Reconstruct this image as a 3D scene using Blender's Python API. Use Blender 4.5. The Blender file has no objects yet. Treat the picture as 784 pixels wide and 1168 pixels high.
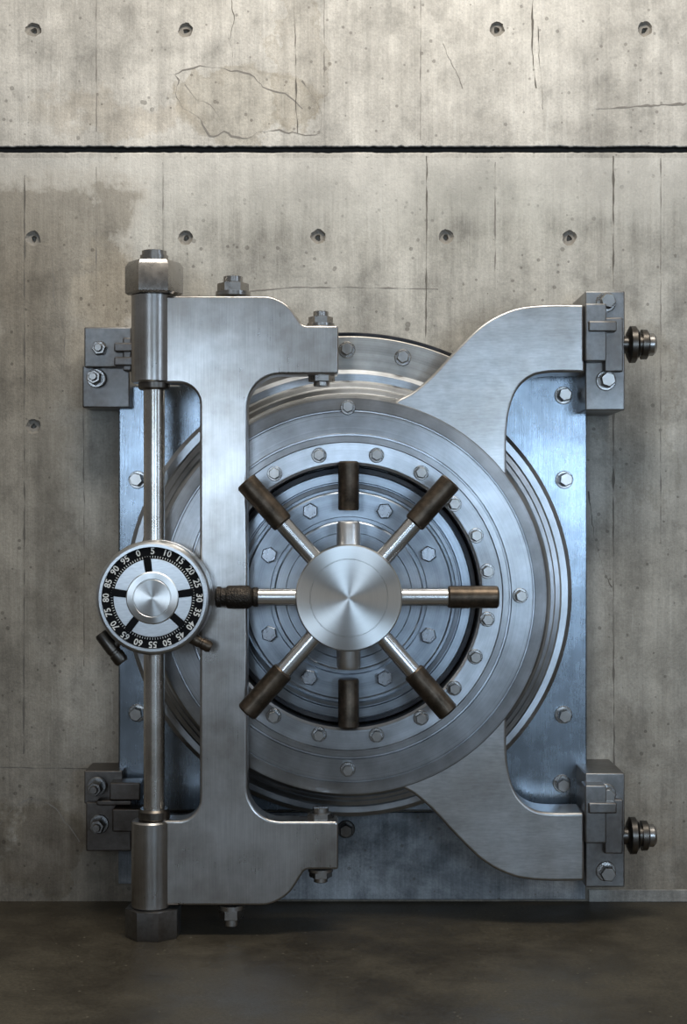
import bpy, bmesh, math, random
from mathutils import Vector, Matrix, noise
random.seed(7)
D=5.5; F=1719.0; H=444*D/F
CX,CY=392.0,584.0
def P(px,py,d): 
    k=(D-d)/F
    return Vector(((px-CX)*k,-d,H+(CY-py)*k))
def S(d): return (D-d)/F
col=bpy.context.scene.collection
WL={}
# ------------------------------------------------------------ materials
def nd(nt,t,**kw):
    n=nt.nodes.new(t)
    for k,v in kw.items(): setattr(n,k,v)
    return n
def newmat(name):
    m=bpy.data.materials.new(name); m.use_nodes=True
    nt=m.node_tree; b=nt.nodes['Principled BSDF']
    return m,nt,b
def math_(nt,op,a,b=None,c=None,clamp=False):
    n=nd(nt,'ShaderNodeMath',operation=op); n.use_clamp=clamp
    for i,v in enumerate((a,b,c)):
        if v is None: continue
        if isinstance(v,(int,float)): n.inputs[i].default_value=v
        else: nt.links.new(v,n.inputs[i])
    return n.outputs[0]
def mapping(nt,src,scale):
    n=nd(nt,'ShaderNodeMapping'); n.inputs['Scale'].default_value=scale
    nt.links.new(src,n.inputs['Vector']); return n.outputs[0]
def noisetex(nt,vec,scale,detail=4,rough=.55):
    n=nd(nt,'ShaderNodeTexNoise'); n.inputs['Scale'].default_value=scale
    n.inputs['Detail'].default_value=detail; n.inputs['Roughness'].default_value=rough
    if vec is not None: nt.links.new(vec,n.inputs['Vector'])
    return n.outputs['Fac']
def ramp(nt,fac,stops):
    n=nd(nt,'ShaderNodeValToRGB'); e=n.color_ramp.elements
    while len(e)<len(stops): e.new(.5)
    for el,(p,c) in zip(e,stops):
        el.position=p; el.color=(c,c,c,1) if isinstance(c,(int,float)) else (*c,1)
    nt.links.new(fac,n.inputs[0]); return n.outputs[0]
def mixc(nt,f,a,b,blend='MIX'):
    n=nd(nt,'ShaderNodeMix',data_type='RGBA',blend_type=blend)
    for s,v in ((n.inputs[0],f),(n.inputs[6],a),(n.inputs[7],b)):
        if isinstance(v,(int,float)): s.default_value=v
        elif isinstance(v,tuple): s.default_value=(*v,1)
        else: nt.links.new(v,s)
    return n.outputs[2]
def steel(name,c,rough=.32,mode='flat',axis='Y',aniso=.0,patina=(.16,.13,.10),pat=.35,bump=.15,brush=(260,260,6),metal=1.0,band_=.75,blot=.5,rv=.16):
    m,nt,b=newmat(name)
    tc=nd(nt,'ShaderNodeTexCoord'); ob=tc.outputs['Object']
    if mode=='radial':
        sx=nd(nt,'ShaderNodeSeparateXYZ'); nt.links.new(ob,sx.inputs[0])
        ax={'X':('Y','Z'),'Y':('X','Z'),'Z':('X','Y')}[axis]
        r=math_(nt,'SQRT',math_(nt,'ADD',math_(nt,'POWER',math_(nt,'ABSOLUTE',sx.outputs[ax[0]]),2.0),math_(nt,'POWER',math_(nt,'ABSOLUTE',sx.outputs[ax[1]]),2.0)))
        cb=nd(nt,'ShaderNodeCombineXYZ'); nt.links.new(math_(nt,'MULTIPLY',r,230.0),cb.inputs[0])
        fine=noisetex(nt,cb.outputs[0],1.0,3)
        cb2=nd(nt,'ShaderNodeCombineXYZ'); nt.links.new(math_(nt,'MULTIPLY',r,34.0),cb2.inputs[0])
        band=noisetex(nt,cb2.outputs[0],1.0,2)
    else:
        fine=noisetex(nt,mapping(nt,ob,brush),1.0,3)
        band=noisetex(nt,mapping(nt,ob,(brush[0]/9,brush[1]/9,brush[2]/9+.4)),1.0,2)
    big=noisetex(nt,ob,3.2,6,.62)
    blotch=noisetex(nt,ob,11.0,5,.6)
    pm=ramp(nt,big,[(.40,0.0),(.62,1.0)])
    colr=mixc(nt,math_(nt,'MULTIPLY',pm,pat),tuple(c),tuple(patina))
    vb=ramp(nt,band,[(.3,.72),(.7,1.12)])
    colr=mixc(nt,band_,colr,vb,'MULTIPLY')
    vf=ramp(nt,fine,[(.3,.78),(.7,1.1)])
    colr=mixc(nt,.6 if bump>.03 else .2,colr,vf,'MULTIPLY')
    colr=mixc(nt,blot,colr,ramp(nt,blotch,[(.38,.72),(.6,1.08)]),'MULTIPLY')
    nt.links.new(colr,b.inputs['Base Color'])
    rr=math_(nt,'ADD',math_(nt,'MULTIPLY',blotch,rv),rough-.01-rv*.5)
    rr=math_(nt,'ADD',rr,math_(nt,'MULTIPLY',fine,min(.08,rv*.5)),clamp=True)
    nt.links.new(rr,b.inputs['Roughness'])
    b.inputs['Metallic'].default_value=metal
    if aniso>0:
        b.inputs['Anisotropic'].default_value=aniso
        t=nd(nt,'ShaderNodeTangent',direction_type='RADIAL',axis=axis)
        nt.links.new(t.outputs[0],b.inputs['Tangent'])
    if bump>0:
        bp=nd(nt,'ShaderNodeBump'); bp.inputs['Strength'].default_value=bump; bp.inputs['Distance'].default_value=.002
        nt.links.new(math_(nt,'ADD',fine,math_(nt,'MULTIPLY',blotch,.7)),bp.inputs['Height'])
        nt.links.new(bp.outputs[0],b.inputs['Normal'])
    return m
M={}
M['door']=steel('brushed_door_steel',(.57,.60,.64),.31,'radial',aniso=.6,pat=.55,patina=(.28,.28,.28),band_=.5,rv=.10)
M['inner']=steel('inner_door_steel',(.40,.45,.51),.29,'radial',aniso=.5,pat=.5,patina=(.18,.20,.23))
M['strap']=steel('cast_steel',(.56,.55,.54),.28,'flat',pat=.7,patina=(.30,.27,.24),band_=.2,blot=.35,bump=.05,rv=.06)
M['arm']=steel('arm_steel',(.55,.55,.55),.31,'flat',pat=.6,patina=(.33,.30,.27),brush=(30,200,200),band_=.2,blot=.35,bump=.05,rv=.06)
M['plate']=steel('blued_plate_steel',(.33,.39,.46),.26,'flat',pat=.6,patina=(.13,.145,.16),band_=.4,rv=.08)
M['ring']=steel('frame_ring_steel',(.50,.48,.45),.34,'radial',pat=.4)
M['bracket']=steel('bracket_steel',(.38,.38,.38),.36,'flat',pat=.8,patina=(.14,.12,.105),brush=(60,60,60))
M['oldbracket']=steel('dark_worn_bracket_steel',(.24,.22,.205),.40,'flat',pat=.8,patina=(.08,.065,.055),brush=(60,60,60))
M['bolt']=steel('bolt_steel',(.54,.53,.52),.25,'flat',pat=.5,brush=(50,50,50))
M['boltb']=steel('inner_bolt_steel',(.50,.54,.60),.24,'flat',pat=.25,brush=(50,50,50))
M['rod']=steel('polished_rod_steel',(.76,.76,.76),.27,'flat',pat=.1,patina=(.4,.4,.4),brush=(8,8,8),bump=0,band_=.1,blot=.15,rv=.02)
M['pin']=steel('hinge_pin_steel',(.70,.67,.63),.27,'flat',pat=.6,patina=(.32,.27,.22),brush=(60,60,4),bump=.04,band_=.4,blot=.3,rv=.05)
M['hub']=steel('spun_hub_steel',(.62,.62,.61),.30,'radial',aniso=.92,pat=0,bump=0,band_=.15,blot=0,rv=.02)
M['dark']=steel('blackened_steel',(.04,.043,.05),.4,'flat',pat=.2,brush=(50,50,50))
M['darkbolt']=steel('dark_oiled_steel',(.13,.125,.12),.3,'flat',pat=.4,brush=(50,50,50))
M['bright']=steel('satin_silver',(.80,.80,.80),.34,'flat',pat=.1,brush=(60,60,60),band_=.1,blot=.1,bump=.0)
M['silver']=steel('brushed_silver',(.58,.59,.60),.30,'flat',pat=.1,patina=(.4,.4,.4),brush=(40,40,300),band_=.2,blot=.1,bump=.04,rv=.05)
def gripmat(name='dark_bronze_grip',knurl=False):
    m,nt,b=newmat(name); tc=nd(nt,'ShaderNodeTexCoord'); ob=tc.outputs['Object']
    n=noisetex(nt,ob,22,6,.65); c=ramp(nt,n,[(.35,(.055,.043,.032)),(.65,(.14,.108,.08))])
    if knurl: c=ramp(nt,n,[(.3,(.03,.026,.022)),(.7,(.07,.058,.048))])
    nt.links.new(c,b.inputs['Base Color']); b.inputs['Metallic'].default_value=.85; b.inputs['Roughness'].default_value=.38
    if knurl:
        vn=nd(nt,'ShaderNodeTexVoronoi'); vn.inputs['Scale'].default_value=190; nt.links.new(ob,vn.inputs['Vector']); v=vn.outputs['Distance']
    else: v=noisetex(nt,ob,420,2)
    bp=nd(nt,'ShaderNodeBump'); bp.inputs['Strength'].default_value=.35 if not knurl else .7; bp.inputs['Distance'].default_value=.001 if not knurl else .003
    nt.links.new(v,bp.inputs['Height']); nt.links.new(bp.outputs[0],b.inputs['Normal']); return m
M['grip']=gripmat(); M['knurl']=gripmat('knurled_dark_grip',True)
def plain(name,c,r=.5,metal=0,spec=.5):
    m,nt,b=newmat(name); tc=nd(nt,'ShaderNodeTexCoord')
    n=noisetex(nt,tc.outputs['Object'],80,3)
    nt.links.new(mixc(nt,.5,tuple(c),ramp(nt,n,[(.3,.6),(.7,1.0)]),'MULTIPLY'),b.inputs['Base Color'])
    b.inputs['Specular IOR Level'].default_value=spec
    b.inputs['Roughness'].default_value=r; b.inputs['Metallic'].default_value=metal; return m
M['black']=plain('black_enamel',(.005,.005,.006),.6,spec=.12)
M['white']=plain('white_lettering',(.85,.85,.82),.5)
M['crack']=plain('dark_crack',(.17,.155,.135),.95)
M['seam']=plain('formwork_seam',(.27,.25,.225),.95)
M['joint']=plain('joint_filler',(.055,.05,.045),.95)
M['hole']=plain('tie_hole_mortar',(.33,.305,.27),.95)
def concrete(name,a,bcol,stain_shade=True,rough=.9,sk=1.0):
    m,nt,b=newmat(name); tc=nd(nt,'ShaderNodeTexCoord'); ob=tc.outputs['Object']
    big=noisetex(nt,ob,1.7,9,.68); mid=noisetex(nt,ob,3.6,11,.74)
    mid2=noisetex(nt,mapping(nt,ob,(1.25,1.25,.8)),8,8,.7)
    streak=noisetex(nt,mapping(nt,ob,(20,20,1.0)),1,8,.70)
    streak2=noisetex(nt,mapping(nt,ob,(110,110,3.5)),1,6,.66)
    plank=noisetex(nt,mapping(nt,ob,(5,5,.12)),1,2,.5)
    fine=noisetex(nt,ob,110,6,.72)
    c=mixc(nt,ramp(nt,big,[(.42,0.0),(.58,1.0)]),tuple(a),tuple(bcol))
    c=mixc(nt,1.0,c,ramp(nt,mid,[(.38,.72),(.48,.93),(.60,1.10)]),'MULTIPLY')
    c=mixc(nt,.65,c,ramp(nt,mid2,[(.38,.76),(.46,1.0),(.60,1.08)]),'MULTIPLY')
    c=mixc(nt,.5*sk,c,ramp(nt,streak,[(.36,.70),(.56,1.06)]),'MULTIPLY')
    c=mixc(nt,.30*sk,c,ramp(nt,streak2,[(.34,.76),(.62,1.08)]),'MULTIPLY')
    c=mixc(nt,.8,c,ramp(nt,plank,[(.38,.84),(.58,1.06)]),'MULTIPLY')
    c=mixc(nt,.55,c,ramp(nt,fine,[(.34,.72),(.64,1.14)]),'MULTIPLY')
    pit=nd(nt,'ShaderNodeTexVoronoi'); pit.inputs['Scale'].default_value=22; nt.links.new(ob,pit.inputs['Vector'])
    sz=math_(nt,'SUBTRACT',math_(nt,'MULTIPLY',noisetex(nt,ob,6,4),.48),.13)
    pm=math_(nt,'LESS_THAN',pit.outputs['Distance'],sz)
    pit2=nd(nt,'ShaderNodeTexVoronoi'); pit2.inputs['Scale'].default_value=70; nt.links.new(ob,pit2.inputs['Vector'])
    pm2=math_(nt,'LESS_THAN',pit2.outputs['Distance'],math_(nt,'SUBTRACT',math_(nt,'MULTIPLY',mid2,.6),.21))
    c=mixc(nt,math_(nt,'MULTIPLY',pm,.5),c,(.14,.125,.11))
    c=mixc(nt,math_(nt,'MULTIPLY',pm2,.3),c,(.16,.145,.125))
    if stain_shade:
        sx=nd(nt,'ShaderNodeSeparateXYZ'); nt.links.new(ob,sx.inputs[0]); X=sx.outputs[0]; Z=sx.outputs[2]
        zj=P(0,180,0).z
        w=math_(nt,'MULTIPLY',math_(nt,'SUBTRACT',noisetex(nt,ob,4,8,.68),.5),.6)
        th=ramp(nt,noisetex(nt,mapping(nt,ob,(60,60,2.2)),1,6,.7),[(.55,0.0),(.65,1.0)])
        tm=ramp(nt,mid,[(.46,0.0),(.58,1.0)])
        c=mixc(nt,math_(nt,'MULTIPLY',math_(nt,'MULTIPLY',th,tm),.5),c,(.80,.78,.73))
        dr=math_(nt,'MULTIPLY',math_(nt,'SUBTRACT',Z,math_(nt,'SUBTRACT',zj-.02,math_(nt,'MULTIPLY',streak,.55))),9.0,clamp=True)
        bl=math_(nt,'LESS_THAN',Z,zj)
        c=mixc(nt,math_(nt,'MULTIPLY',math_(nt,'MULTIPLY',dr,bl),.4),c,(.72,.70,.65))
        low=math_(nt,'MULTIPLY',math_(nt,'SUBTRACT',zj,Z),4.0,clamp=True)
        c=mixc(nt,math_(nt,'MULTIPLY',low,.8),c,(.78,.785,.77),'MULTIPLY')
        def edge(mk,amt,cc):
            nonlocal c
            e=math_(nt,'MULTIPLY',math_(nt,'MULTIPLY',mk,math_(nt,'SUBTRACT',1.0,mk)),4.0,clamp=True)
            c=mixc(nt,math_(nt,'MULTIPLY',e,amt),c,cc,'MULTIPLY')
        def blob(cx,cy,rx,ry,soft,amt,cc,wob=1.0,ed=None):
            nonlocal c
            p=P(cx,cy,0); kk=S(0)
            dx=math_(nt,'DIVIDE',math_(nt,'SUBTRACT',math_(nt,'ADD',X,math_(nt,'MULTIPLY',w,wob)),p.x),rx*kk)
            dz=math_(nt,'DIVIDE',math_(nt,'SUBTRACT',math_(nt,'SUBTRACT',Z,math_(nt,'MULTIPLY',w,wob)),p.z),ry*kk)
            rr=math_(nt,'SQRT',math_(nt,'ADD',math_(nt,'MULTIPLY',dx,dx),math_(nt,'MULTIPLY',dz,dz)))
            mk=math_(nt,'MULTIPLY',math_(nt,'SUBTRACT',1.0,rr),1/soft,clamp=True)
            c=mixc(nt,math_(nt,'MULTIPLY',mk,amt),c,cc,'MULTIPLY')
            if ed: edge(mk,.6,ed)
        blob(285,118,88,44,.22,.85,(.88,.86,.82),.75,(.80,.77,.72))
        blob(340,70,30,90,.12,.6,(.92,.90,.87),.6,(.80,.77,.72))
        blob(130,125,120,25,.4,.7,(.84,.80,.75))
        blob(440,300,90,110,.5,.6,(1.08,1.08,1.08))
        blob(560,240,130,70,.6,.5,(.84,.85,.84))
        blob(740,700,80,320,.5,.7,(.80,.79,.77))
        blob(15,560,90,420,.5,.85,(.74,.71,.67))
        blob(118,330,38,60,.2,.7,(1.18,1.15,1.10),.8)
        blob(45,965,60,60,.3,.8,(.70,.66,.62),.8,(.8,.77,.7))
        blob(725,470,50,120,.2,.5,(.88,.87,.85),1.0,(.85,.83,.8))
        xs=P(168,0,0).x
        mx=math_(nt,'MULTIPLY',math_(nt,'SUBTRACT',xs,math_(nt,'ADD',X,math_(nt,'MULTIPLY',w,1.2))),9.0,clamp=True)
        mz=math_(nt,'MULTIPLY',math_(nt,'SUBTRACT',zj-.02,math_(nt,'ADD',Z,math_(nt,'MULTIPLY',w,.7))),12.0,clamp=True)
        fade=math_(nt,'ADD',math_(nt,'MULTIPLY',math_(nt,'SUBTRACT',math_(nt,'ADD',Z,w),1.75),1.2,clamp=True),.4,clamp=True)
        mk=math_(nt,'MULTIPLY',mx,mz)
        c=mixc(nt,math_(nt,'MULTIPLY',math_(nt,'MULTIPLY',mk,fade),.95),c,(.64,.605,.565),'MULTIPLY')
        e=math_(nt,'MULTIPLY',math_(nt,'MULTIPLY',mk,math_(nt,'SUBTRACT',1.0,mk)),4.0,clamp=True)
        c=mixc(nt,math_(nt,'MULTIPLY',math_(nt,'MULTIPLY',e,fade),.3),c,(.78,.74,.67))
        low_shade=math_(nt,'MULTIPLY',math_(nt,'SUBTRACT',math_(nt,'ADD',.85,math_(nt,'MULTIPLY',w,2.4)),Z),1.4,clamp=True)  # wall base darkens: light falloff painted into the colour, together with damp
        c=mixc(nt,math_(nt,'MULTIPLY',low_shade,.9),c,(.46,.42,.375),'MULTIPLY')
    nt.links.new(c,b.inputs['Base Color']); b.inputs['Roughness'].default_value=rough
    hgt=math_(nt,'ADD',math_(nt,'MULTIPLY',streak,.6),math_(nt,'ADD',math_(nt,'MULTIPLY',fine,.3),math_(nt,'MULTIPLY',mid2,.6)))
    hgt=math_(nt,'SUBTRACT',hgt,math_(nt,'MULTIPLY',pm,.8))
    bp=nd(nt,'ShaderNodeBump'); bp.inputs['Strength'].default_value=.75; bp.inputs['Distance'].default_value=.01
    nt.links.new(hgt,bp.inputs['Height']); nt.links.new(bp.outputs[0],b.inputs['Normal']); return m
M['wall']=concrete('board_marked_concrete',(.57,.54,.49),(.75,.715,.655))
M['foot']=concrete('pale_concrete_strip',(.30,.29,.27),(.42,.41,.38),stain_shade=False)
M['sill']=concrete('blue_grey_streaked_concrete',(.17,.19,.21),(.44,.47,.50),stain_shade=False,sk=1.7)
def floormat():
    m,nt,b=newmat('worn_dark_floor'); tc=nd(nt,'ShaderNodeTexCoord'); ob=tc.outputs['Object']
    n=noisetex(nt,ob,2.6,11,.68); n2=noisetex(nt,ob,90,8,.8)
    c=ramp(nt,n,[(.38,(.036,.029,.019)),(.5,(.055,.046,.031)),(.62,(.078,.066,.045))])
    c=mixc(nt,1.0,c,ramp(nt,n2,[(.38,.62),(.62,1.3)]),'MULTIPLY')
    v=nd(nt,'ShaderNodeTexVoronoi'); v.inputs['Scale'].default_value=16; nt.links.new(ob,v.inputs['Vector'])
    c=mixc(nt,math_(nt,'MULTIPLY',math_(nt,'LESS_THAN',v.outputs['Distance'],.06),.6),c,(.24,.21,.16))
    v=nd(nt,'ShaderNodeTexVoronoi'); v.inputs['Scale'].default_value=45; nt.links.new(ob,v.inputs['Vector'])
    c=mixc(nt,math_(nt,'MULTIPLY',math_(nt,'LESS_THAN',v.outputs['Distance'],.10),.4),c,(.16,.14,.105))
    nt.links.new(c,b.inputs['Base Color'])
    nt.links.new(ramp(nt,n,[(.4,.40),(.6,.58)]),b.inputs['Roughness'])
    bp=nd(nt,'ShaderNodeBump'); bp.inputs['Strength'].default_value=.4; bp.inputs['Distance'].default_value=.004
    nt.links.new(math_(nt,'ADD',n,math_(nt,'MULTIPLY',n2,.5)),bp.inputs['Height']); nt.links.new(bp.outputs[0],b.inputs['Normal']); return m
M['floor']=floormat()
# ------------------------------------------------------------ object helpers
def empty(name,loc,label,cat):
    o=bpy.data.objects.new(name,None); col.objects.link(o); o.location=loc; o.empty_display_size=.1
    o['label']=label; o['category']=cat; WL[o.name]=Vector(loc); return o
def finish(bm,name,mat,parent=None,origin=None,bevel=0,label=None,smooth=True,sharp=32):
    bmesh.ops.remove_doubles(bm,verts=bm.verts,dist=1e-6)
    bmesh.ops.recalc_face_normals(bm,faces=bm.faces)
    if origin is None:
        c=[v.co for v in bm.verts]
        origin=Vector([(min(p[i] for p in c)+max(p[i] for p in c))/2 for i in range(3)])
    origin=Vector(origin)
    bmesh.ops.translate(bm,verts=bm.verts,vec=-origin)
    me=bpy.data.meshes.new(name); bm.to_mesh(me); bm.free()
    for mm in (mat if isinstance(mat,list) else [mat]): me.materials.append(M[mm])
    if smooth:
        me.shade_smooth(); me.set_sharp_from_angle(angle=math.radians(sharp))
    o=bpy.data.objects.new(name,me); col.objects.link(o)
    WL[o.name]=origin
    if parent is not None:
        o.parent=parent; o.location=origin-WL[parent.name]
    else: o.location=origin
    if bevel:
        md=o.modifiers.new('bevel','BEVEL'); md.width=bevel; md.segments=4; md.limit_method='ANGLE'; md.angle_limit=math.radians(40)
    if label: o['label']=label
    return o
def lathe(bm,org,axis,prof,segs=96,phase=0,mi=0):
    org=Vector(org); a=Vector(axis).normalized()
    u=a.orthogonal().normalized() if abs(a.y)<.99 else Vector((1,0,0)); w=a.cross(u)
    rings=[]
    for r,t in prof:
        if r<=1e-6: rings.append([bm.verts.new(org+a*t)])
        else: rings.append([bm.verts.new(org+a*t+(u*math.cos(phase+2*math.pi*i/segs)+w*math.sin(phase+2*math.pi*i/segs))*r) for i in range(segs)])
    fs=[]
    for A,B in zip(rings[:-1],rings[1:]):
        for i in range(segs):
            j=(i+1)%segs
            if len(A)==1 and len(B)==1: continue
            if len(A)==1: fs.append(bm.faces.new((A[0],B[i],B[j])))
            elif len(B)==1: fs.append(bm.faces.new((A[i],A[j],B[0])))
            else: fs.append(bm.faces.new((A[i],A[j],B[j],B[i])))
    for R in (rings[0],rings[-1]):
        if len(R)>1: fs.append(bm.faces.new(R))
    for f in fs: f.material_index=mi
def box(bm,a,b):
    (x0,y0,z0),(x1,y1,z1)=a,b
    v=[bm.verts.new(p) for p in ((x0,y0,z0),(x1,y0,z0),(x1,y1,z0),(x0,y1,z0),(x0,y0,z1),(x1,y0,z1),(x1,y1,z1),(x0,y1,z1))]
    for f in ((0,1,2,3),(4,5,6,7),(0,1,5,4),(1,2,6,5),(2,3,7,6),(3,0,4,7)): bm.faces.new([v[i] for i in f])
def pbox(bm,x0,y0,x1,y1,d0,d1):
    a=P(x0,y1,d1); b=P(x1,y0,d1); box(bm,(a.x,-d0,a.z),(b.x,-d1,b.z))
def fillet(pts,n=10):
    out=[]; N=len(pts)
    for i in range(N):
        p=Vector(pts[i][:2]); r=pts[i][2] if len(pts[i])>2 else 0
        if r<=0: out.append(p); continue
        a=Vector(pts[i-1][:2]); b=Vector(pts[(i+1)%N][:2])
        v1=(a-p); v2=(b-p); l=min(r/math.tan(v1.angle(v2)/2),v1.length*.49,v2.length*.49)
        s=p+v1.normalized()*l; e=p+v2.normalized()*l; c1=s+(p-s)*.55; c2=e+(p-e)*.55
        for k in range(n+1):
            t=k/n; out.append(s*(1-t)**3+c1*3*t*(1-t)**2+c2*3*t*t*(1-t)+e*t**3)
    return out
def catmull(pts,n=8):
    pts=[Vector(p) for p in pts]; q=[pts[0]]+pts+[pts[-1]]; out=[]
    for i in range(1,len(q)-2):
        for k in range(n):
            t=k/n; a,b,c,d=q[i-1:i+3]
            out.append(.5*((2*b)+(c-a)*t+(2*a-5*b+4*c-d)*t*t+(-a+3*b-3*c+d)*t**3))
    out.append(pts[-1]); return out
def extr(bm,outline,d0,d1,dp=None):
    dp=d1 if dp is None else dp
    f=[];b=[]
    for p in outline:
        w=P(p[0],p[1],dp); f.append(bm.verts.new((w.x,-d1,w.z))); b.append(bm.verts.new((w.x,-d0,w.z)))
    bm.faces.new(f); bm.faces.new(b[::-1]); n=len(f)
    for i in range(n): bm.faces.new((f[i],b[i],b[(i+1)%n],f[(i+1)%n]))
def hexprof(r,h): return [(0,0),(r,0),(r,h*.86),(r*.86,h),(0,h)]
def bolt(parent,px,py,d,r,h,mat='bolt',axis=(0,-1,0),washer=True,name='bolt',stud=False):
    s=S(d); o=P(px,py,d+h*.9) ; o=Vector((o.x,-d,o.z))
    bm=bmesh.new(); a=Vector(axis)
    if washer: lathe(bm,o-a*.002,a,[(0,0),(r*s*1.28,0),(r*s*1.28,.005),(r*s*1.18,.008),(0,.008)],32)
    lathe(bm,o+a*(.005 if washer else -.002),a,hexprof(r*s,h),6,random.random()*1.0)
    if stud: lathe(bm,o+a*(.005+h*.98),a,[(0,0),(r*s*.55,0),(r*s*.55,h*.3),(r*s*.45,h*.38),(0,h*.38)],20)
    return finish(bm,name,mat,parent,origin=None)
# ------------------------------------------------------------ setting
def build_wall():
    zg0=P(0,174,0).z; zg1=P(0,167,0).z
    xs=[-3.6+.1*i for i in range(22)]; xs=[x for x in xs if x<-1.45]
    n=400; xs+=[-1.45+2.9*i/n for i in range(n+1)]; xs+=[1.55+.1*i for i in range(21)]
    bm=bmesh.new(); prev=None
    for x in xs:
        e0=zg0+.003*noise.noise((x*9,0,0))+.002*noise.noise((x*45,3,0)); e1=zg1+.003*noise.noise((x*6,7,0))+.004*noise.noise((x*50,9,0))
        row=[bm.verts.new(c) for c in ((x,0,0),(x,0,e0-.004),(x,.003,e0),(x,.04,e0),(x,.04,e1),(x,.003,e1),(x,0,e1+.003),(x,0,4.3),(x,.3,4.3),(x,.3,0))]
        if prev:
            for i in range(10):
                f=bm.faces.new((prev[i],row[i],row[(i+1)%10],prev[(i+1)%10]))
                if i in (2,3,4): f.material_index=3
        else: bm.faces.new(row[::-1])
        prev=row
    bm.faces.new(prev)
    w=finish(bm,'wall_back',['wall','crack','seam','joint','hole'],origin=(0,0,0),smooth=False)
    holes=[(38,34),(212,34),(567,33),(736,33),(38,272),(212,271),(363,270),(509,270),(650,271),(38,486)]
    bm=bmesh.new()
    for hx,hy in holes:
        p=P(hx,hy,0); lathe(bm,(p.x,-.01,p.z),(0,1,0),[(0,0),(.031,0),(.026,.014),(.020,.024),(.011,.024),(.009,.045),(0,.045)],14,random.random())
    for v in bm.verts:
        v.co+=Vector((noise.noise(v.co*60),0,noise.noise(v.co*60+Vector((5,5,5)))))*.007
    c=finish(bm,'cutter','crack',origin=(0,0,0),smooth=False)
    md=w.modifiers.new('b','BOOLEAN'); md.operation='DIFFERENCE'; md.object=c; md.solver='EXACT'
    dg=bpy.context.evaluated_depsgraph_get(); me=bpy.data.meshes.new_from_object(w.evaluated_get(dg))
    w.modifiers.clear(); w.data=me; bpy.data.objects.remove(c)
    bm=bmesh.new(); bm.from_mesh(me)
    for f in bm.faces:
        ce=f.calc_center_median()
        if .001<ce.y<.058 and not (zg0-.02<ce.z<zg1+.02): f.material_index=4
    def ribbon(pts,w0,mi,jit=1.6,step=4,depth=.0006):
        q=[]
        for a,b in zip(pts[:-1],pts[1:]):
            a=Vector(a);b=Vector(b); L=(b-a).length; m=max(1,int(L/step))
            for k in range(m): q.append(a.lerp(b,k/m))
        q.append(Vector(pts[-1]))
        sd=random.random()*50; q=[p+Vector((noise.noise((p.x*.06,p.y*.06,sd))+.5*noise.noise((p.x*.3,p.y*.3,sd)),noise.noise((p.x*.06,p.y*.06,sd+9))+.5*noise.noise((p.x*.3,p.y*.3,sd+4))))*jit for p in q]
        pr=None
        for i,p in enumerate(q):
            t=(q[min(i+1,len(q)-1)]-q[max(i-1,0)]).normalized(); nn=Vector((-t.y,t.x))
            ww=w0*max(.10,.45+1.4*noise.noise((i*.22,sd,0)))/2
            A=P(*(p+nn*ww),depth); B=P(*(p-nn*ww),depth); r=(bm.verts.new(A),bm.verts.new(B))
            if pr:
                f=bm.faces.new((pr[0],pr[1],r[1],r[0])); f.material_index=mi
                f.normal_update()
                if f.normal.y>0: f.normal_flip()
            pr=r
    C=[(catmull([(200,84),(222,74),(248,76),(262,82),(285,84),(300,100),(325,108),(345,125)],4),2.4,2,4),
       (catmull([(200,84),(204,92),(200,105),(210,125),(228,138),(240,155),(255,150),(276,158),(300,150),(335,152),(358,152),(368,138),(362,118),(350,100),(346,92)],4),2.4,2,4),
       (catmull([(212,96),(222,112),(240,120),(250,138)],4),1.2,2,3),(catmull([(262,45),(266,60),(264,76)],4),1.6,1,3),
       ([(336,0),(337,60),(338,120),(340,152)],1.8,1,1),([(264,0),(268,22),(262,45)],1.5,1,2),
       ([(608,0),(607,60),(612,100)],2.0,1,1),([(614,30),(616,70),(620,125)],1.6,1,1.6),
       ([(487,178),(487,260),(486,385)],2.4,1,.6),([(700,178),(700,330)],2.4,1,.6),([(700,465),(700,700),(701,885)],2.4,1,.6),
       ([(28,200),(28,500),(27,860)],2.0,1,.6),([(0,875),(60,876),(132,877)],1.8,1,.6),([(680,124),(730,121),(784,118)],2.6,2,2),
       ([(285,332),(330,328),(400,328),(500,330)],1.6,2,1),([(505,50),(520,80),(528,100)],1.3,2,2),
       ([(672,560),(678,610),(688,650),(698,670)],1.8,1,2),([(95,440),(96,600),(96,760)],1.4,2,.6),([(60,290),(62,340),(75,380),(72,420)],1.3,2,2),
       (catmull([(0,940),(20,918),(45,912),(70,930),(90,960)]),2.2,2,2),([(754,180),(754,300),(754,620)],1.6,2,.5),
       ([(110,190),(110,330)],1.4,2,.5),([(565,185),(565,330)],1.6,2,.5),([(110,0),(110,150)],1.6,2,.5),([(480,0),(480,160)],1.4,2,.5),([(370,0),(370,160)],1.6,2,.5),([(186,185),(186,290)],1.4,2,.5)]
    for pts,w0,mi,j in C: ribbon(pts,w0,mi,j)
    bm.to_mesh(me); bm.free(); return w
wall=build_wall(); wall['kind']='structure'; wall['label']='board-marked concrete wall with tie holes, cracks and a dark horizontal joint'
bm=bmesh.new(); box(bm,(-3.6,-7.5,-.1),(3.6,.3,0)); fl=finish(bm,'floor','floor',origin=(0,0,0),smooth=False); fl['kind']='structure'; fl['label']='dark worn concrete floor'
bm=bmesh.new(); box(bm,(P(672,0,.01).x,0,0),(3.6,-.012,P(0,1015,.012).z)); o=finish(bm,'trim_1','foot',bevel=.003); o['kind']='structure'; o['label']='low grey concrete strip at the wall foot'
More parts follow.
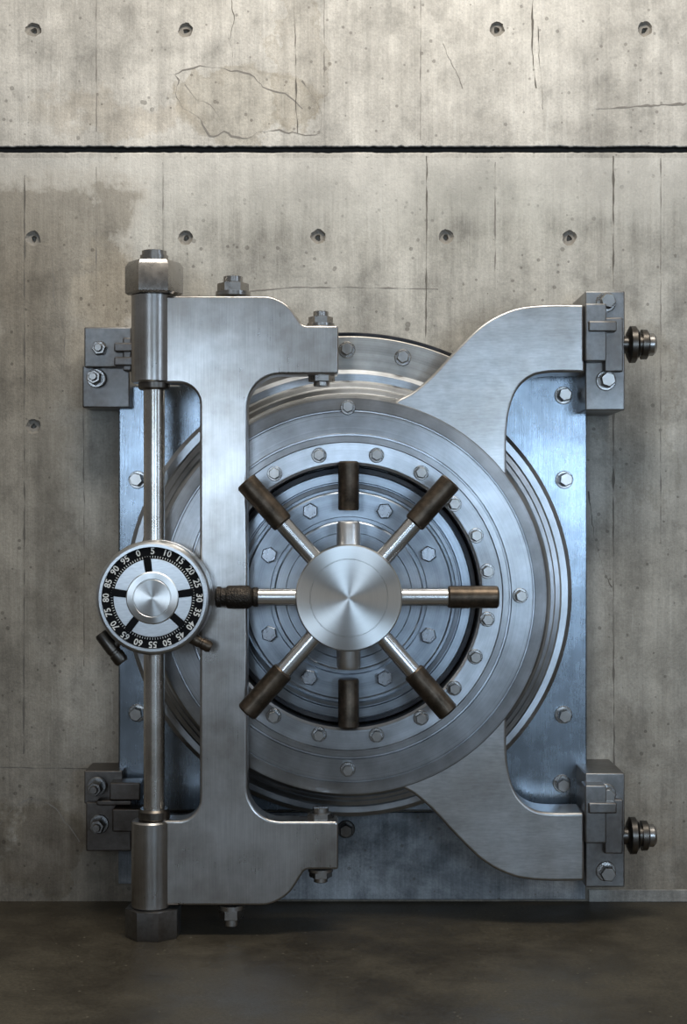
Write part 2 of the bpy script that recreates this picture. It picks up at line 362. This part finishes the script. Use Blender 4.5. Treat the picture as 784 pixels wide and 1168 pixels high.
# ------------------------------------------------------------ frame
frame=empty('steel_surround',(P(400,0,0).x,0,0),'blued steel mounting surround with four bolted brackets on a concrete wall','steel surround')
DC=P(398,680,.36)   # door axis
def arcpts(r,a0,a1,n,c=(398,680)): return [(c[0]+r*math.cos(math.radians(a0+(a1-a0)*i/n)),c[1]-r*math.sin(math.radians(a0+(a1-a0)*i/n))) for i in range(n+1)]
bm=bmesh.new(); extr(bm,[(135,440),(205,440),(205,424),(670,424),(670,925),(135,925)],0,.10)
plate=finish(bm,'back_plate','plate',frame,bevel=.006)
bm=bmesh.new(); extr(bm,[(135,927),(668,927),(668,1026),(205,1026),(205,1008),(135,1008)],0,.02)
finish(bm,'lower_panel','sill',frame,bevel=.003,label='blue-grey streaked rough panel')
bm=bmesh.new(); extr(bm,arcpts(301,56,124,60)+[(232,520),(565,520)],.0,.135)
finish(bm,'arch_gasket','dark',frame,bevel=.003,label='black gasket edge')
bm=bmesh.new(); extr(bm,arcpts(297,56,124,60)+[(234,518),(562,518)],.10,.15)
ring=finish(bm,'arch_ring','ring',frame,origin=(DC.x,-.15,DC.z),bevel=.005)
for x,y in ((396,398),(460,407),(332,407)): bolt(ring,x,y,.15,7.5,.035)
for x,y in ((646,547),(645,817),(155,547),(155,815),(645,450),(643,896)): bolt(plate,x,y,.10,8,.05)
bolt(frame,395,948,.02,8,.04,'darkbolt')
bm=bmesh.new()
s=S(.2); lathe(bm,(DC.x,0,DC.z),(0,-1,0),[(0,.09),(257*s,.09),(257*s,.155),(252*s,.165),(0,.165)],128)
finish(bm,'seal_ring','door',frame)
# brackets
def rbracket(y0,y1,yb1,yb2,ys):
    bm=bmesh.new()
    pbox(bm,668,y0,713,y1,0,.30)
    pbox(bm,668,y0+14,692,y0+80,.28,.37)
    pbox(bm,672,y0+34,704,y0+46,.28,.385)
    pbox(bm,690,y0+30,711,y0+92,.28,.335)
    b=finish(bm,'mounting_bracket','bracket',frame,bevel=.005)
    bolt(b,694,yb1,.30,9,.05); bolt(b,694,yb2,.30,9,.05)
    o=P(713,ys,.27); k=S(.27); bm=bmesh.new()
    lathe(bm,o-Vector((.01,0,0)),(1,0,0),[(0,0),(10*k,0),(10*k,6*k),(15*k,6*k),(21*k,9*k),(21*k,15*k),(17*k,18*k),(12*k,19*k),(12*k,22*k),(17*k,22*k),(17*k,28*k),(14*k,30*k),(0,30*k)],48)
    kn=finish(bm,'clamp_knob','darkbolt',b,label='dark ribbed clamp knob')
    bm=bmesh.new(); lathe(bm,o+Vector((26*k,0,0)),(1,0,0),[(0,0),(13*k,0),(13*k,6*k),(10*k,9*k),(0,9*k)],24); finish(bm,'knob_stud','bolt',b)
    bm=bmesh.new(); lathe(bm,o-Vector((.03,0,0)),(1,0,0),[(0,0),(6*k,0),(6*k,12*k),(0,12*k)],24); finish(bm,'knob_stem','dark',b)
    return b
rbracket(332,468,343,433,393); rbracket(882,1012,908,997,953)
def lbracket(y0,b1,b2,flip):
    bm=bmesh.new()
    if not flip:
        pbox(bm,96,y0,150,y0+46,0,.22); pbox(bm,94,y0+44,148,y0+92,0,.17)
        pbox(bm,130,y0+18,160,y0+28,.20,.27); pbox(bm,130,y0+34,162,y0+44,.20,.27); pbox(bm,140,y0+12,150,y0+50,.2,.25)
    else:
        pbox(bm,96,y0,140,y0+38,0,.17); pbox(bm,98,y0+36,150,y0+92,0,.20)
        pbox(bm,125,y0+14,160,y0+34,.15,.25); pbox(bm,128,y0+44,162,y0+70,.18,.27); pbox(bm,110,y0+34,150,y0+40,.18,.24)
    b=finish(bm,'mounting_bracket','oldbracket' if flip else 'bracket',frame,bevel=.005,label='dark brownish worn steel bracket' if flip else None)
    for x,y in (b1,b2): bolt(b,x,y,.20,8.5,.055,'bolt' if not flip else 'bracket',stud=True)
    return b
lbracket(373,(113,397),(107,430),False); lbracket(879,(108,900),(111,943),True)
# ------------------------------------------------------------ door
door=empty('vault_door',(DC.x,-.3,0),'massive round brushed-steel vault door with eight-handled wheel','vault')
door['kind']='thing'
s=S(.36)
def L(bm,prof,segs=160): lathe(bm,(DC.x,0,DC.z),(0,-1,0),[(r*s,d) for r,d in prof],segs)
bm=bmesh.new()
L(bm,[(0,.172),(247,.172),(250,.178),(250,.215),(247.5,.225),(242,.230),(241,.255),(239,.264),(234.5,.268),(233.5,.300),(231.5,.312),(229.5,.318),(228.5,.350),(226,.3565),(213,.362),(212,.359),(211,.359),(210,.364),(186,.370),(185,.365),(183.5,.365),(182.5,.371),(176,.373),(175,.366),(153,.366),(150,.362),(149,.25),(0,.25)])
disc=finish(bm,'door_disc','door',door,origin=(DC.x,-.36,DC.z),sharp=22)
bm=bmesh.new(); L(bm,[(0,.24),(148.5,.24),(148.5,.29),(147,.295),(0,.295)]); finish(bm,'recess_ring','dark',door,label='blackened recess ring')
bm=bmesh.new(); L(bm,[(0,.26),(142,.26),(142,.306),(140.5,.310),(131,.311),(130,.304),(129,.304),(128,.314),(124,.316),(123.2,.302),(120.5,.302),(119.5,.318),(118,.321),(91,.321),(90.2,.304),(86.5,.304),(85.5,.326),(84,.329),(73,.329),(72.2,.315),(60,.315),(59,.334),(57.5,.336),(0,.336)])
inner=finish(bm,'inner_disc','inner',door,origin=(DC.x,-.3,DC.z),sharp=22,label='blue-toned stepped inner disc')
for x,y in ((354,583),(439,583),(489,632),(489,725),(439,774),(353,773),(307,633),(307,723)): bolt(inner,x,y,.321,9.5,.035,'boltb',washer=False)
for x,y in ((313,540),(364,519),(430,519),(481,539),(519,575),(544,611),(557,652),(557,707),(543,750),(481,820),(430,840),(364,839),(312,818),(397,464),(595,680),(397,879),(519,786)):
    rr=math.hypot(x-398,y-680); bolt(disc,x,y,.370 if rr>178 else .366,6.8,.035)
# arms: nearly flush with the door face so that they flow into it
def arm(flip):
    outer=catmull([(455,455),(472,446),(494,427),(522,397),(552,369),(586,352),(622,347),(667,347)])
    inn=catmull([(667,425),(628,425),(606,430),(590,445),(581,470),(578,500),(578,542)])
    pts=outer+inn+[Vector((555,590)),Vector((500,520)),Vector((440,500)),Vector((438,468))]
    if flip: pts=[Vector((p.x,1352-p.y)) for p in pts]
    bm=bmesh.new(); extr(bm,pts,.19,.354)
    return finish(bm,'support_arm','arm',door,bevel=.012)
arm(False); arm(True)
# hinge strap
st=fillet([(178,337),(322,337,46),(346,371,8),(386,371,3),(386,427,4),(282,427,38),(282,937,38),(386,937,4),(386,992,3),(348,992,8),(322,1033,46),(178,1033),(178,936),(228,936,30),(228,437,30),(178,437)])
bm=bmesh.new(); extr(bm,st,.375,.475)
strap=finish(bm,'hinge_strap','strap',door,bevel=.008,label='cast steel bracket-shaped hinge strap')
HD=.44; k=S(HD)
def vcyl(name,mat,px,yt,yb,prof,d=HD,segs=64,parent=strap,label=None,phase=0):
    a=P(px,yb,d); b=P(px,yt,d); h=b.z-a.z; bm=bmesh.new()
    lathe(bm,a,(0,0,1),[(r*S(d),h*t) for r,t in prof],segs,phase); return finish(bm,name,mat,parent,label=label)
for yt,yb in ((336,437),(935,1034)):
    vcyl('hinge_barrel','strap',173,yt,yb,[(0,0),(21,0),(23,.02),(23,.98),(21,1),(0,1)])
vcyl('hinge_pin','pin',176,430,940,[(0,0),(12,0),(12,1),(0,1)],label='polished hinge rod')
for yt,yb in ((434,445),(922,935)): vcyl('pin_collar','darkbolt',176,yt,yb,[(0,0),(16,0),(18,.2),(18,.8),(16,1),(0,1)])
vcyl('hinge_nut','bolt',176,299,337,[(0,0),(30,0),(33,.06),(33,.84),(29,.99),(0,1)],segs=6,phase=.35)
vcyl('hinge_cap','bolt',176,286,301,[(0,0),(16,0),(16,.6),(14,.62),(14,.95),(12,1),(0,1)],segs=40)
vcyl('hinge_nut','bracket',175,1034,1075,[(0,.0),(27,0),(29,.06),(32,.3),(32,1),(0,1)],segs=8,phase=.3)
a=P(175,1073,HD); bm=bmesh.new(); lathe(bm,(a.x,-HD,0),(0,0,1),[(0,0),(.075,0),(.08,.006),(.08,a.z*.8),(.06,a.z+.004),(0,a.z+.004)],48); finish(bm,'hinge_foot','dark',strap)
def stackbolt(px,yt,yb,r,d=.42,up=True):
    pr=[(0,0),(r*1.12,0),(r*1.12,.2),(r,.22),(r,.62),(r*.8,.66),(r*.62,.68),(r*.62,.95),(r*.5,1),(0,1)]
    if not up: pr=[(a,1-t) for a,t in pr]
    a=P(px,yb,d); b=P(px,yt,d); h=b.z-a.z; bm=bmesh.new()
    lathe(bm,a,(0,0,1),[(q*S(d),h*t) for q,t in pr[:4] ] + [(0,h*pr[3][1])],32)
    lathe(bm,a,(0,0,1),[(0,h*pr[3][1])]+[(q*S(d),h*t) for q,t in pr[3:5]]+[(pr[5][0]*S(d),h*pr[5][1]),(0,h*pr[5][1])],6,.3)
    lathe(bm,a,(0,0,1),[(0,h*pr[5][1])]+[(q*S(d),h*t) for q,t in pr[6:]],24)
    finish(bm,'lug_nut','bolt' ,strap)
stackbolt(266,315,338,18); stackbolt(366,355,373,14); stackbolt(367,426,441,15,up=False)
stackbolt(366,920,938,15); stackbolt(366,990,1006,13,up=False); stackbolt(264,1031,1056,14,up=False)
# handwheel
WD=.555; wc=P(398,681,WD); wk=S(WD)
bm=bmesh.new()
lathe(bm,(wc.x,0,wc.z),(0,-1,0),[(0,.53),(50*wk,.53),(60*wk,.55),(60.5*wk,.602),(59*wk,.608),(44.4*wk,.608),(44.1*wk,.606),(43.5*wk,.606),(43.2*wk,.608),(0,.608)],128)
wheel=finish(bm,'handwheel','hub',door,origin=(wc.x,-.57,wc.z),sharp=22,label='brushed steel handwheel hub with radial handles')
bm=bmesh.new(); lathe(bm,(wc.x,0,wc.z),(0,-1,0),[(0,.34),(34*wk,.34),(30*wk,.35),(24*wk,.355),(24*wk,.535),(0,.535)],48); finish(bm,'wheel_stem','rod',wheel)
def spoke(tx,ty,g0,short=False):
    v=Vector((tx-398,0,-(ty-681))); Lp=v.length; a=v.normalized(); o=Vector((wc.x,-WD,wc.z))
    bm=bmesh.new(); lathe(bm,o,a,[(0,40*wk),(10*wk,40*wk),(10*wk,(g0+4)*wk),(0,(g0+4)*wk)],40); finish(bm,'spoke','rod',wheel,label='polished steel rod')
    bm=bmesh.new(); g=12.8
    if short: pr=[(0,g0),(10.5,g0),(11.3,g0+2),(11.3,g0+5),(10,g0+7),(12,g0+9),(13.3,g0+12),(13.3,g0+34),(12.5,g0+36),(10.5,g0+37),(10.5,g0+42),(12,g0+43),(12,Lp-2),(10,Lp),(0,Lp)]
    else: pr=[(0,g0),(g-1.5,g0),(g,g0+2),(g,Lp-2),(g-2,Lp),(0,Lp)]
    lathe(bm,o,a,[(x*wk,y*wk) for x,y in pr],40); finish(bm,'grip','knurl' if short else 'grip',wheel,label='dark knurled collar grip' if short else 'dark bronze cylindrical grip')
spoke(280,549,112); spoke(515,549,112); spoke(569,681,113); spoke(246,681,103,True); spoke(281,813,112); spoke(512,813,112)
for sg in (1,-1):
    o=Vector((wc.x,-.405,wc.z)); k2=S(.405)
    bm=bmesh.new(); lathe(bm,o,(0,0,sg),[(0,96*k2),(11*k2,96*k2),(12*k2,98*k2),(12*k2,150*k2),(10*k2,152*k2),(0,152*k2)],40); finish(bm,'grip','grip',wheel,label='dark bronze cylindrical grip')
    bm=bmesh.new(); lathe(bm,o+Vector((0,-.05,0)),(0,0,sg),[(0,15*k2),(13.5*k2,15*k2),(13.5*k2,80*k2),(12*k2,83*k2),(0,83*k2)],40); finish(bm,'lock_stub','bright',wheel,label='bright steel stub')
# combination dial
dd=.62; dc=P(174,682,dd); q=S(dd)*1.05
bm=bmesh.new(); prof=[(0,.478),(61*q,.478),(62.5*q,.485),(62.5*q,.53),(61*q,.533),(61*q,.54),(62.5*q,.543),(62.5*q,.608),(60.5*q,.617),(58.5*q,.620),(55.5*q,.620),(55*q,.612),(0,.612)]
lathe(bm,(dc.x,0,dc.z),(0,-1,0),prof,128)
dial=finish(bm,'combination_dial','silver',door,origin=(dc.x,-.57,dc.z),sharp=25,label='round steel combination dial with black number ring')
bm=bmesh.new(); lathe(bm,(dc.x,0,dc.z),(0,-1,0),[(0,.61),(55.2*q,.61),(55.2*q,.6145),(0,.6145)],96); finish(bm,'number_ring','black',dial,label='black enamel number ring')
angs=sorted([98,172,232,318,8])
for a0,a1 in zip(angs,angs[1:]+[angs[0]+360]):
    bm=bmesh.new(); g=5.5; n=16; ro,ri=42.5*q,24*q
    A=[];B=[]
    for i in range(n+1):
        t=math.radians(a0+g+(a1-a0-2*g)*i/n); A.append((dc.x+ro*math.cos(t),dc.z+ro*math.sin(t)))
        t=math.radians(a0+g*1.6+(a1-a0-3.2*g)*i/n); B.append((dc.x+ri*math.cos(t),dc.z+ri*math.sin(t)))
    pts=A+B[::-1]; f=[bm.verts.new((x,-.619,z)) for x,z in pts]; b=[bm.verts.new((x,-.611,z)) for x,z in pts]
    bm.faces.new(f); bm.faces.new(b[::-1])
    for i in range(len(f)): bm.faces.new((f[i],b[i],b[(i+1)%len(f)],f[(i+1)%len(f)]))
    finish(bm,'sector_plate','silver',dial,bevel=.0008)
for a0 in angs:
    bm=bmesh.new()
    t=math.radians(a0); u=Vector((math.cos(t),0,math.sin(t))); w=Vector((-u.z,0,u.x)); h=3.5*q
    vs=[]
    for y in (.612,.626):
        for r,sn in ((24,-1),(45,-1),(45,1),(24,1)):
            p=Vector((dc.x,-y,dc.z))+u*r*q+w*h*sn; vs.append(bm.verts.new(p))
    for f in ((0,1,2,3),(4,5,6,7),(0,1,5,4),(1,2,6,5),(2,3,7,6),(3,0,4,7)): bm.faces.new([vs[i] for i in f])
    finish(bm,'dial_spoke','black',dial,bevel=.001)
bm=bmesh.new(); lathe(bm,(dc.x,0,dc.z),(0,-1,0),[(0,.61),(28.5*q,.61),(28.5*q,.626),(27.5*q,.628),(21*q,.6285),(20.6*q,.6275),(20*q,.6275),(19.6*q,.6285),(0,.6285)],96); finish(bm,'dial_cap','hub',dial,sharp=22)
txt=["0","5","10","15","20","25","30","35","40","45","50","55","60","65","70","75","80","85","90","95"]
bm=bmesh.new()
for i,t in enumerate(txt):
    cu=bpy.data.curves.new('t','FONT'); cu.body=t; cu.size=9.8*q; cu.align_x='CENTER'; cu.align_y='CENTER'; cu.extrude=.0006; cu.resolution_u=2; cu.offset=.0005
    to=bpy.data.objects.new('t',cu); col.objects.link(to)
    th=math.radians(90+18-i*360/len(txt)); r=50.6*q
    to.matrix_world=Matrix.Translation((dc.x+r*math.cos(th),-.6155,dc.z+r*math.sin(th)))@Matrix.Rotation(math.pi/2-th,4,'Y')@Matrix.Rotation(math.pi/2,4,'X')
    bpy.context.view_layer.update()
    me=bpy.data.meshes.new_from_object(to.evaluated_get(bpy.context.evaluated_depsgraph_get())); me.transform(to.matrix_world); bm.from_mesh(me)
    bpy.data.objects.remove(to); bpy.data.meshes.remove(me)
for i in range(100):
    th=math.radians(i*3.6); u=Vector((math.cos(th),0,math.sin(th))); w=Vector((-u.z,0,u.x)); h=.35*q
    v=[bm.verts.new(Vector((dc.x,-.6152,dc.z))+u*r*q+w*h*sn) for r,sn in ((43.4,-1),(45.6,-1),(45.6,1),(43.4,1))]; bm.faces.new(v)
finish(bm,'dial_lettering','white',dial,smooth=False,label='white numbers and graduation ticks')
def stub(p0,p1,d,r,mat,name,label):
    a=P(*p0,d); b=P(*p1,d); v=b-a; bm=bmesh.new(); l=v.length
    lathe(bm,a,v,[(0,0),(r*.85*q,0),(r*q,l*.06),(r*q,l*.6),(r*.9*q,l*.62),(r*.9*q,l*.68),(r*q,l*.7),(r*q,l*.93),(r*.8*q,l),(0,l)],32); finish(bm,name,mat,dial,label=label)
stub((115,722),(140,756),.57,8,'darkbolt','dial_lever','dark steel lever end')
stub((150,718),(126,741),.57,5,'darkbolt','lever_stem',None)
stub((208,722),(241,739),.56,6.5,'grip','dial_lever','brown lever tip')
# ------------------------------------------------------------ lights, world, camera
def area(name,loc,target,sx,sy,power,color,spread=180):
    l=bpy.data.lights.new(name,'AREA'); l.shape='RECTANGLE'; l.size=sx; l.size_y=sy; l.energy=power; l.color=color; l.spread=math.radians(spread)
    o=bpy.data.objects.new(name,l); col.objects.link(o); o.location=loc
    o.rotation_euler=(Vector(target)-Vector(loc)).to_track_quat('-Z','Y').to_euler(); return o
area('ceiling_lamp',(.25,-2.1,4.9),(.1,0,2.0),2.6,.6,112,(1,.94,.84))
area('cool_front_fill',(-1.25,-6.2,1.8),(-.2,0,1.4),1.0,1.0,32,(.64,.81,1.0))  # unseen soft light behind the camera, added for blue highlights on the steel
area('cool_front_fill',(1.75,-6.2,1.6),(.3,0,1.35),1.3,1.1,46,(.58,.78,1.0))  # second added front light, brightens the right side of the steel
area('cool_side_fill',(3.4,-3.2,2.0),(0,0,1.3),.5,2.0,20,(.62,.79,1.0))  # unseen light added at the right for highlights on the brushed metal
w=bpy.data.worlds.new('w'); bpy.context.scene.world=w; w.use_nodes=True; nt=w.node_tree; bg=nt.nodes['Background']
tc=nd(nt,'ShaderNodeTexCoord'); sx=nd(nt,'ShaderNodeSeparateXYZ'); nt.links.new(tc.outputs['Generated'],sx.inputs[0])
f=math_(nt,'ADD',math_(nt,'MULTIPLY',sx.outputs[2],.5),.5)
c=ramp(nt,f,[(.30,(.03,.025,.02)),(.44,(.08,.077,.074)),(.53,(.155,.162,.168)),(.62,(.155,.152,.146)),(1,(.36,.34,.31))])
nt.links.new(c,bg.inputs[0]); bg.inputs[1].default_value=1.0
cam=bpy.data.cameras.new('camera'); co=bpy.data.objects.new('camera',cam); col.objects.link(co)
co.location=(0,-D,H); co.rotation_euler=(math.pi/2,0,0); cam.sensor_fit='AUTO'; cam.sensor_width=36; cam.lens=F*36/1168; cam.clip_start=.1
bpy.context.scene.camera=co
bpy.context.scene.view_settings.view_transform='Standard'
